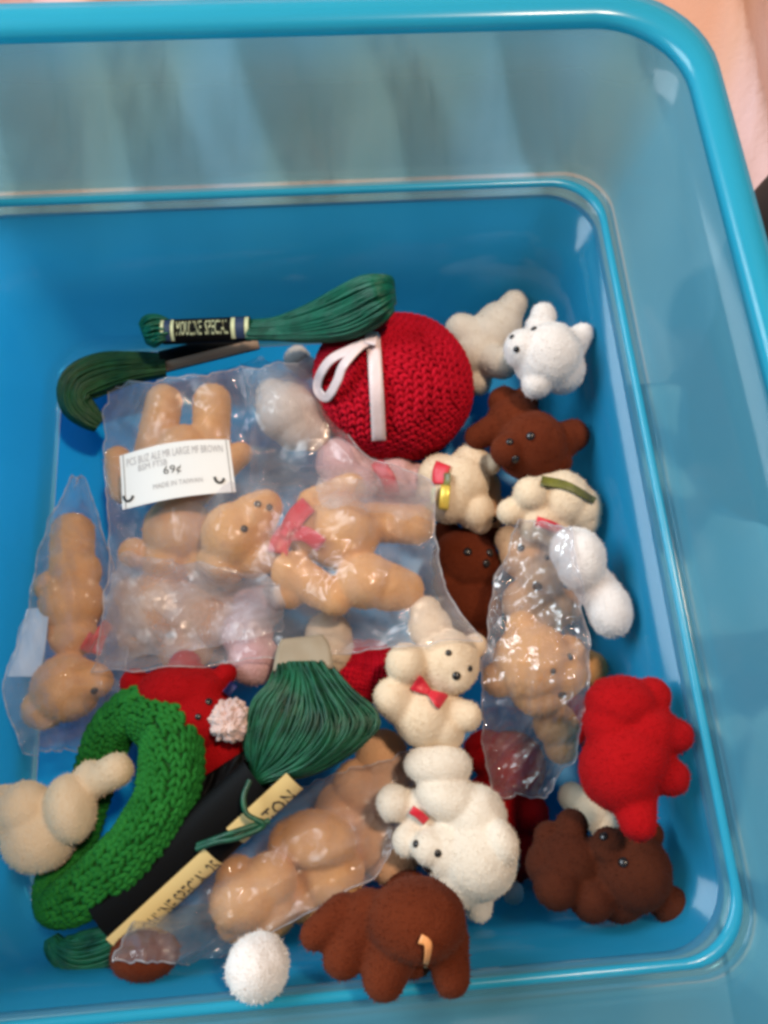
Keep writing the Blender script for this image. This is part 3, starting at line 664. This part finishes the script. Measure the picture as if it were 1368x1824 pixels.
def text_on(parent, surf, s, f0, f1, a0, a1, mat, lift=.03, name='lettering'):
    V, F = text_mesh(s); W = [surf(f0+(f1-f0)*(x+.5), a0+(a1-a0)*(y+.5), lift) for x, y, _ in V]
    return link(name, W, F, mat, parent, smooth=False)
def surf_side(parent, P0): pass

# skein A, across the back on top of the red ball
sa = empty('floss_skein', P(370, 592, 3.6), 'teal green floss skein with gold lettered black label, lying across the red ball', 'embroidery floss')
bundle('floss_loop', [(302, 588, 3.6, 17), (280, 587, 3.6, 27), (266, 590, 3.5, 28), (255, 594, 3.3, 18)], 70, sa, M['floss_teal'], th=.42, seed=2)
bundle('floss_tail', [(438, 588, 3.8, 17), (490, 586, 4.1, 20), (550, 577, 4.6, 33), (610, 560, 5.3, 46), (660, 535, 6.0, 46), (690, 522, 6.2, 34), (703, 520, 6.0, 20)], 420, sa, M['floss_teal'], th=.75, r=.04, seed=3, seg=34)
lb, sf = label_sleeve(sa, (291, 592, 3.7), (446, 586, 3.9), 22, .36, M['black'])
LO, HI = 35, 145
for f in ((0.0, .035), (.115, .15), (.80, .845), (.955, 1.0)): band(lb, sf, f[0], f[1], LO, HI, M['pale_gold'], 'gold_line')
band(lb, sf, .04, .11, LO, HI, M['navy'], 'navy_block'); band(lb, sf, .85, .95, LO, HI, M['navy'], 'navy_block')
# which side of the sleeve faces down the picture
def down_sign(sf): 
    a = sf(.5, 40); b = sf(.5, 140); return 1 if a.dot(U_) < b.dot(U_) else -1
if down_sign(sf) > 0: a0, a1 = 62, 128
else: a0, a1 = 128, 62
text_on(lb, sf, 'MOULINE', .18, .47, a0, a1, M['pale_gold']); text_on(lb, sf, 'SPECIAL', .51, .77, a0, a1, M['pale_gold'])
# skein B, hooked at the far left
sb = empty('floss_skein', P(230, 660, 1.6), 'deep green floss skein bent like a hook at the far left, label tan edged', 'embroidery floss')
bundle('floss_tail', [(295, 650, 2.0, 20), (240, 654, 1.9, 27), (185, 664, 1.8, 36), (142, 684, 1.8, 36), (136, 716, 1.8, 30), (156, 740, 1.7, 23), (177, 756, 1.6, 15)], 480, sb, M['floss_olive'], r=.04, th=.6, seed=4, seg=34)
lb, sf = label_sleeve(sb, (288, 645, 2.1), (458, 603, 2.2), 20, .30, M['black'])
dn = (20, 78) if down_sign(sf) > 0 else (102, 160)
band(lb, sf, .0, 1.0, dn[0], dn[1], plain('tan_paper', (.50, .36, .26), .5), 'tan_edge')
# big skein, front left
sk = empty('floss_skein', P(350, 1520, 4.6), 'large dark green floss skein, black label with gold lettered edge', 'embroidery floss')
bundle('floss_loop', [(235, 1660, 3.7, 30), (190, 1690, 3.6, 40), (140, 1702, 3.4, 40), (105, 1690, 3.3, 26), (92, 1670, 3.2, 12)], 300, sk, M['floss'], th=.55, seed=6, r=.042)
lb, sf = label_sleeve(sk, (193, 1648, 4.0), (470, 1394, 4.6), 56, .45, M['black'], n=24)
sgn = down_sign(sf)
g0, g1 = (0, 80) if sgn > 0 else (180, 100)
V = []
def goldz(f): return sf(f, g0, .02)
band(lb, sf, -.01, .60, g0, g1, M['gold'], 'gold_edge', .02, 30, 8); band(lb, sf, .74, 1.13, g0, g1, M['gold'], 'gold_edge', .02, 20, 8)
tx0, tx1 = (g0+12, g0+56) if sgn > 0 else (g0-12, g0-56)
text_on(lb, sf, 'MOULINE SPECIAL 25', .10, .59, tx0, tx1, M['dark_ink'], .05); text_on(lb, sf, 'COTON',   .78, 1.08, tx0, tx1, M['dark_ink'], .05)
# black upper flap of the sleeve
def quadpatch(L, R, n=20, m_=20, wr=.0, seed=0):
    A = spline(L, n); B = spline(R, n); V = []
    for i in range(n):
        for j in range(m_):
            t = j/(m_-1); q = A[i]*(1-t)+B[i]*t
            V.append(P(q[0], q[1], q[2]+wr*noise.noise(Vector((i*.3+seed, j*.3, 0)))))
    F = [(i*m_+j, i*m_+j+1, (i+1)*m_+j+1, (i+1)*m_+j) for i in range(n-1) for j in range(m_-1)]
    return V, F
def thick(V, F, th):
    n = len(V); V2 = list(V)+[v-Vector((0, 0, th)) for v in V]; F2 = list(F)+[tuple(n+i for i in reversed(f)) for f in F]
    cnt = {}
    for f in F:
        for a, b in zip(f, f[1:]+f[:1]): cnt[(a, b)] = 1
    for a, b in list(cnt):
        if (b, a) not in cnt: F2.append((b, a, n+a, n+b))
    return V2, F2
v_, f_ = quadpatch([(185, 1640, 3.8), (270, 1560, 4.1), (335, 1450, 4.2), (360, 1385, 4.0)], [(225, 1640, 4.0), (320, 1535, 4.2), (415, 1430, 4.5), (445, 1330, 4.4)], wr=.35)
v_, f_ = thick(v_, f_, .03); link('label_flap', v_, f_, M['black'], sk)
# thread tied round the label
V = []; F = []
tube(V, F, [P(*q) for q in spline([(350, 1512, 5.2), (385, 1500, 5.4), (425, 1492, 5.5), (470, 1470, 5.4), (440, 1450, 5.5), (434, 1420, 5.5), (445, 1390, 5.4)], 40)], .07, 6)
tube(V, F, [P(*q) for q in spline([(352, 1506, 5.1), (390, 1492, 5.35), (430, 1478, 5.4), (480, 1462, 5.2)], 30)], .08, 6)
link('tie_thread', V, F, M['floss'], sk)
# the loose fan of strands on top
rnd = random.Random(5); V = []; F = []
inner = [(452, 1392, 4.6), (470, 1330, 4.9), (495, 1265, 5.0), (520, 1215, 4.9), (520, 1180, 4.5)]
mid = [(450, 1396, 4.6), (540, 1360, 5.2), (590, 1300, 5.5), (570, 1235, 5.2), (548, 1180, 4.7)]
outer = [(446, 1402, 4.5), (575, 1362, 4.8), (668, 1290, 5.0), (620, 1232, 4.8), (586, 1178, 4.4)]
left = [(448, 1380, 4.4), (446, 1320, 4.6), (458, 1255, 4.8), (490, 1215, 4.8), (495, 1185, 4.4)]
FAM = [np.array(x, float) for x in (left, inner, mid, outer)]
for s in range(620):
    u = rnd.random()*3; i = min(2, int(u)); f = u-i; K = FAM[i]*(1-f)+FAM[i+1]*f
    K = K.copy(); dz = -rnd.random()**1.5*.7; K[:, 2] += dz; K[1:-1, :2] += np.array([rnd.gauss(0, 5), rnd.gauss(0, 5)]); ph = rnd.uniform(0, 6)
    sp = spline(K.tolist(), 30); tube(V, F, [P(q[0]+2*math.sin(k*.3+ph), q[1]+2*math.cos(k*.25+ph), q[2]+.10*math.sin(u*17)) for k, q in enumerate(sp)], .036, 4)
fan = link('floss_fan', V, F, M['floss'], sk)
v_, f_ = quadpatch([(486, 1195, 4.5), (492, 1160, 4.2), (500, 1138, 3.9)], [(594, 1190, 4.6), (588, 1150, 4.3), (575, 1130, 4.0)], 8, 12, .1)
v_, f_ = thick(v_, f_, .04); link('paper_cuff', v_, f_, plain('buff_paper', (.33, .26, .18), .6), sk)

# ---------------------------------------------------------------- clear bags
def mesh_bvh(keys=None):
    V = []; F = []
    for k, v, f in ALL:
        if keys is not None and k not in keys: continue
        o = len(V); V += [tuple(x) for x in v]; F += [tuple(i+o for i in q) for q in f]
    return BVHTree.FromPolygons(V, F)
def bag(name, label, L, R, keys, base, mat, n=110, m_=90, lift=.10, wr=.14, seed=0, tight=14, edge=True, minz=0.05, freq=1.0, under=True):
    """L, R: pixel polylines of the two long edges (far end first). Film rests on what is inside."""
    bv = mesh_bvh(keys); A = spline(L, n); B = spline(R, n)
    XY = np.zeros((n, m_, 2)); Z = np.full((n, m_), float(base))
    for i in range(n):
        for j in range(m_):
            t = j/(m_-1); q = A[i][:2]*(1-t)+B[i][:2]*t
            en = (9*noise.noise(Vector((i*.09, seed, j*.09)))+2*noise.noise(Vector((i*.3, seed, j*.3))))*max(0, 1-6*min(t, 1-t, i/(n-1), 1-i/(n-1)))
            XY[i, j] = q+en
            h, _ = cast(bv, q[0], q[1])
            if h is not None: Z[i, j] = max(base, h.z)
    Z0 = Z.copy()
    for _ in range(tight*45):
        Zp = np.pad(Z, 1, mode='edge'); av = (Zp[:-2, 1:-1]+Zp[2:, 1:-1]+Zp[1:-1, :-2]+Zp[1:-1, 2:])/4
        Z = np.maximum(Z0, av)
    # free film at the border falls back a little
    V = []; rs = random.Random(seed*11+3); dirs = []
    for k in range(6):
        a = rs.uniform(0, math.pi); f = rs.uniform(.006, .018)*freq; dirs.append((math.cos(a)*f, math.sin(a)*f, rs.random()))
    def crumple(x, y):
        h = 0
        for k, (a, b_, c_) in enumerate(dirs):
            t = a*x+b_*y+c_+.25*noise.noise(Vector((x*.006, y*.006, k*5.1+seed))); t = abs((t % 1)*2-1)
            h += t**1.6*max(0, .35+noise.noise(Vector((x*.008, y*.008, k*9.7+seed)))*1.3)
        return h
    for i in range(n):
        for j in range(m_):
            x, y = XY[i, j]; p = Vector((x*.012*freq, y*.012*freq, seed*3.7))
            rdg = 1-abs(noise.noise(p*1.0))*2.2; rdg2 = 1-abs(noise.noise(Vector((x*.035*freq+y*.012*freq, y*.01*freq-x*.006*freq, seed))))*2.5
            e = min(i, n-1-i)/(n*.06); e2 = min(j, m_-1-j)/(m_*.06); ed = min(1, e, e2)
            h = wr*(.3*max(0, rdg)+1.1*crumple(x, y))
            V.append(P(x, y, max(Z[i, j]+lift+h, minz)))
    F = [(i*m_+j, i*m_+j+1, (i+1)*m_+j+1, (i+1)*m_+j) for i in range(n-1) for j in range(m_-1)]
    c = V[len(V)//2]; root = empty(name, (c.x, c.y, base), label, 'plastic bag')
    link('front_film', V, F, mat, root)
    if under:
        Vb = []
        for i in range(0, n, 3):
            for j in range(m_):
                x, y = XY[i, j]; e = min(i/(n-1), 1-i/(n-1), j/(m_-1), 1-j/(m_-1))
                zt = Z[i, j]+lift; Vb.append(P(x, y, zt-.03-min(1, e*6)*max(0, zt-base-.1)))
        nb = len(range(0, n, 3))
        Fb = [(i*m_+j, i*m_+j+1, (i+1)*m_+j+1, (i+1)*m_+j) for i in range(nb-1) for j in range(m_-1)]
        link('back_film', Vb, Fb, M['film_low'], root)
    if edge:
        Ve = []; Fe = []
        loop = [V[i*m_] for i in range(n)], [V[i*m_+m_-1] for i in range(n)], [V[j] for j in range(m_)], [V[(n-1)*m_+j] for j in range(m_)]
        for e in loop: tube(Ve, Fe, e, .022, 5)
        link('seam', Ve, Fe, M['film_edge'], root)
    return root
BIG = bag('plastic_bag', 'big clear plastic bag over the tan bears in the middle of the bin',
    [(190, 690), (185, 780), (190, 880), (195, 1000), (180, 1110), (165, 1200)], [(560, 640), (640, 800), (770, 860), (775, 960), (800, 1060), (858, 1140)],
    ['tan_m', 'tan_n', 'tan_o', 'white_p', 'pink_fuzz', 'pink_red', 'cream_j', 'cream_k', 'cream_e', 'red_h', 'knit'], .6, M['film'], n=150, m_=130, wr=.17, seed=1)
bag('plastic_bag', 'narrow clear plastic bag with bright crescent glints over two tan bears at right',
    [(925, 925), (880, 1050), (860, 1200), (862, 1330), (880, 1420)], [(1020, 940), (1035, 1060), (1050, 1200), (1030, 1330), (975, 1415)],
    ['tan_r1', 'tan_r2', 'white_i', 'cream_c', 'red_under', 'red_scrap'], 1.0, M['film_bub'], n=130, m_=60, wr=.2, seed=2, freq=1.6)
bag('plastic_bag', 'small clear plastic bag against the left wall holding one tan bear',
    [(125, 850), (70, 980), (40, 1120), (5, 1230), (45, 1345)], [(150, 850), (200, 1000), (225, 1120), (215, 1230), (140, 1330)],
    ['tan_q'], .3, M['film'], n=120, m_=70, wr=.24, seed=3, freq=1.5, tight=20)
bag('plastic_bag', 'crumpled clear plastic bag around the tan bears at the front',
    [(500, 1410), (400, 1510), (250, 1630), (200, 1712)], [(760, 1330), (720, 1440), (660, 1560), (375, 1718)],
    ['tan_s', 'tan_t', 'tan_u', 'brown_scrap'], .3, M['film'], n=110, m_=100, wr=.2, seed=4, freq=1.3)

# doubled-over film of the big bag, milky where it lies in two layers
def fold(parent, L, R, keys, mat, lift, n=40, m_=40, seed=0, base=.8):
    bv = mesh_bvh(keys); A = spline(L, n); B = spline(R, n); Z = np.full((n, m_), float(base)); XY = np.zeros((n, m_, 2))
    for i in range(n):
        for j in range(m_):
            t = j/(m_-1); q = A[i][:2]*(1-t)+B[i][:2]*t; ed = max(0, 1-5*min(t, 1-t, i/(n-1), 1-i/(n-1)))
            XY[i, j] = q + ed*np.array([14*noise.noise(Vector((i*.15, j*.15, seed))), 14*noise.noise(Vector((i*.15, j*.15, seed+9)))])
            h, _ = cast(bv, q[0], q[1])
            if h is not None: Z[i, j] = max(base, h.z)
    Z0 = Z.copy()
    for _ in range(60):
        Zp = np.pad(Z, 1, mode='edge'); Z = np.maximum(Z0, (Zp[:-2, 1:-1]+Zp[2:, 1:-1]+Zp[1:-1, :-2]+Zp[1:-1, 2:])/4)
    V = [P(XY[i, j][0], XY[i, j][1], Z[i, j]+lift+.06*abs(noise.noise(Vector((i*.3, j*.12, seed))))) for i in range(n) for j in range(m_)]
    F = [(i*m_+j, i*m_+j+1, (i+1)*m_+j+1, (i+1)*m_+j) for i in range(n-1) for j in range(m_-1)]
    return link('folded_film', V, F, mat, parent)
KM = ['tan_m', 'tan_n', 'tan_o', 'white_p', 'pink_fuzz', 'pink_red', 'cream_j']
fold(BIG, [(215, 985), (190, 1080), (175, 1190)], [(400, 1010), (500, 1040), (500, 1130)], KM, M['film_edge'], .35, seed=1)
fold(BIG, [(425, 640), (450, 720), (440, 840)], [(560, 640), (575, 740), (580, 830)], KM, M['film'], .35, seed=2)
fold(BIG, [(560, 850), (570, 900)], [(780, 860), (775, 930)], KM, M['film_fold'], .35, seed=3, n=24)
# white card in the big bag
card = None
A = [(213, 812), (216, 860), (218, 908)]; B = [(408, 783), (414, 830), (420, 876)]
def cardpt(u, v, lift=0):
    l = spline(A, 21)[int(round(v*20))]; r_ = spline(B, 21)[int(round(v*20))]
    q = l*(1-u)+r_*u; return P(q[0], q[1]-10*math.sin(math.pi*u)*(1-v*.4), 4.35+.25*math.sin(math.pi*u)+lift)
def grid(fn, n=18, m_=8):
    V = [fn(i/(n-1), j/(m_-1)) for i in range(n) for j in range(m_)]
    return V, [(i*m_+j, i*m_+j+1, (i+1)*m_+j+1, (i+1)*m_+j) for i in range(n-1) for j in range(m_-1)]
v_, f_ = grid(lambda u, v: cardpt(u, v)); v_, f_ = thick(v_, f_, .04)
cr = empty('paper_card', P(315, 850, 4.3), 'white printed paper card in the big bag over the tan bear legs', 'paper card')
link('card_sheet', v_, f_, M['card'], cr, smooth=False)
def card_text(s, u0, u1, v0, v1, mat, name='lettering'):
    V, F = text_mesh(s)
    W = []
    for x, y, _ in V:
        u = u0+(u1-u0)*(x+.5); v = v1-(v1-v0)*(y+.5)
        a = np.array(A[0])*(1-v)+np.array(A[2])*v; b_ = np.array(B[0])*(1-v)+np.array(B[2])*v
        q = a*(1-u)+b_*u; W.append(P(q[0], q[1]-10*math.sin(math.pi*u)*(1-v*.4), 4.35+.25*math.sin(math.pi*u)+.015))
    link(name, W, F, mat, cr, smooth=False)
card_text('PCS BUZ ALE MR LARGE MF BROWN', .06, .93, .10, .24, M['ink']); card_text('BSM FTSB', .16, .42, .27, .38, M['ink'])
card_text('69¢', .38, .54, .40, .58, M['dark_ink']); card_text('MADE IN TAIWAN', .28, .72, .68, .77, M['ink'])
for (u, v) in ((.09, .80), (.90, .74)):
    V = []; F = []
    pts = []
    for k in range(14):
        a = math.pi*(.1+k/13*.9); uu = u-.03+.045*math.cos(a)*.9; vv = v-.04+.11*math.sin(a); 
        aa = np.array(A[0])*(1-vv)+np.array(A[2])*vv; bb2 = np.array(B[0])*(1-vv)+np.array(B[2])*vv
        q = aa*(1-uu)+bb2*uu; pts.append(P(q[0], q[1]-10*math.sin(math.pi*uu)*(1-vv*.4), 4.36+.25*math.sin(math.pi*uu)))
    tube(V, F, pts, .045, 6); link('printed_curl', V, F, M['dark_ink'], cr)
for uu in (.03, .97):
    v_, f_ = grid(lambda a, v: cardpt(uu-.003+.006*a, v, .012), 2, 8); link('ruled_line', v_, f_, M['dark_ink'], cr, smooth=False)
# white card in the left bag
v_, f_ = quadpatch([(48, 1085, 2.2), (30, 1150, 2.1), (12, 1205, 2.0)], [(88, 1080, 3.0), (80, 1150, 2.8), (70, 1205, 2.7)], 8, 8, .1)
v_, f_ = thick(v_, f_, .04); tag(link('paper_card', v_, f_, M['card'], None, smooth=False), 'tilted white paper card in the small left bag', 'paper card')
# dark brown cushion outside the bin at the right edge
g = Geo(); g.ell((10.0, -1.2, 4.0), (4.2, 4.4, 5.4)); g.ell((8.8, -6.5, 2.0), (4.6, 6.0, 4.5)); V, F = remesh(g.V, g.F, .4, 8)
tag(link('cushion', V, F, plain('dark_brown_cloth', (.025, .016, .012), .9, bscale=400)), 'dark brown cushion just outside the bin at the right edge', 'cushion')

print('RAISED', {k: round(v, 2) for k, v in RAISED.items()})
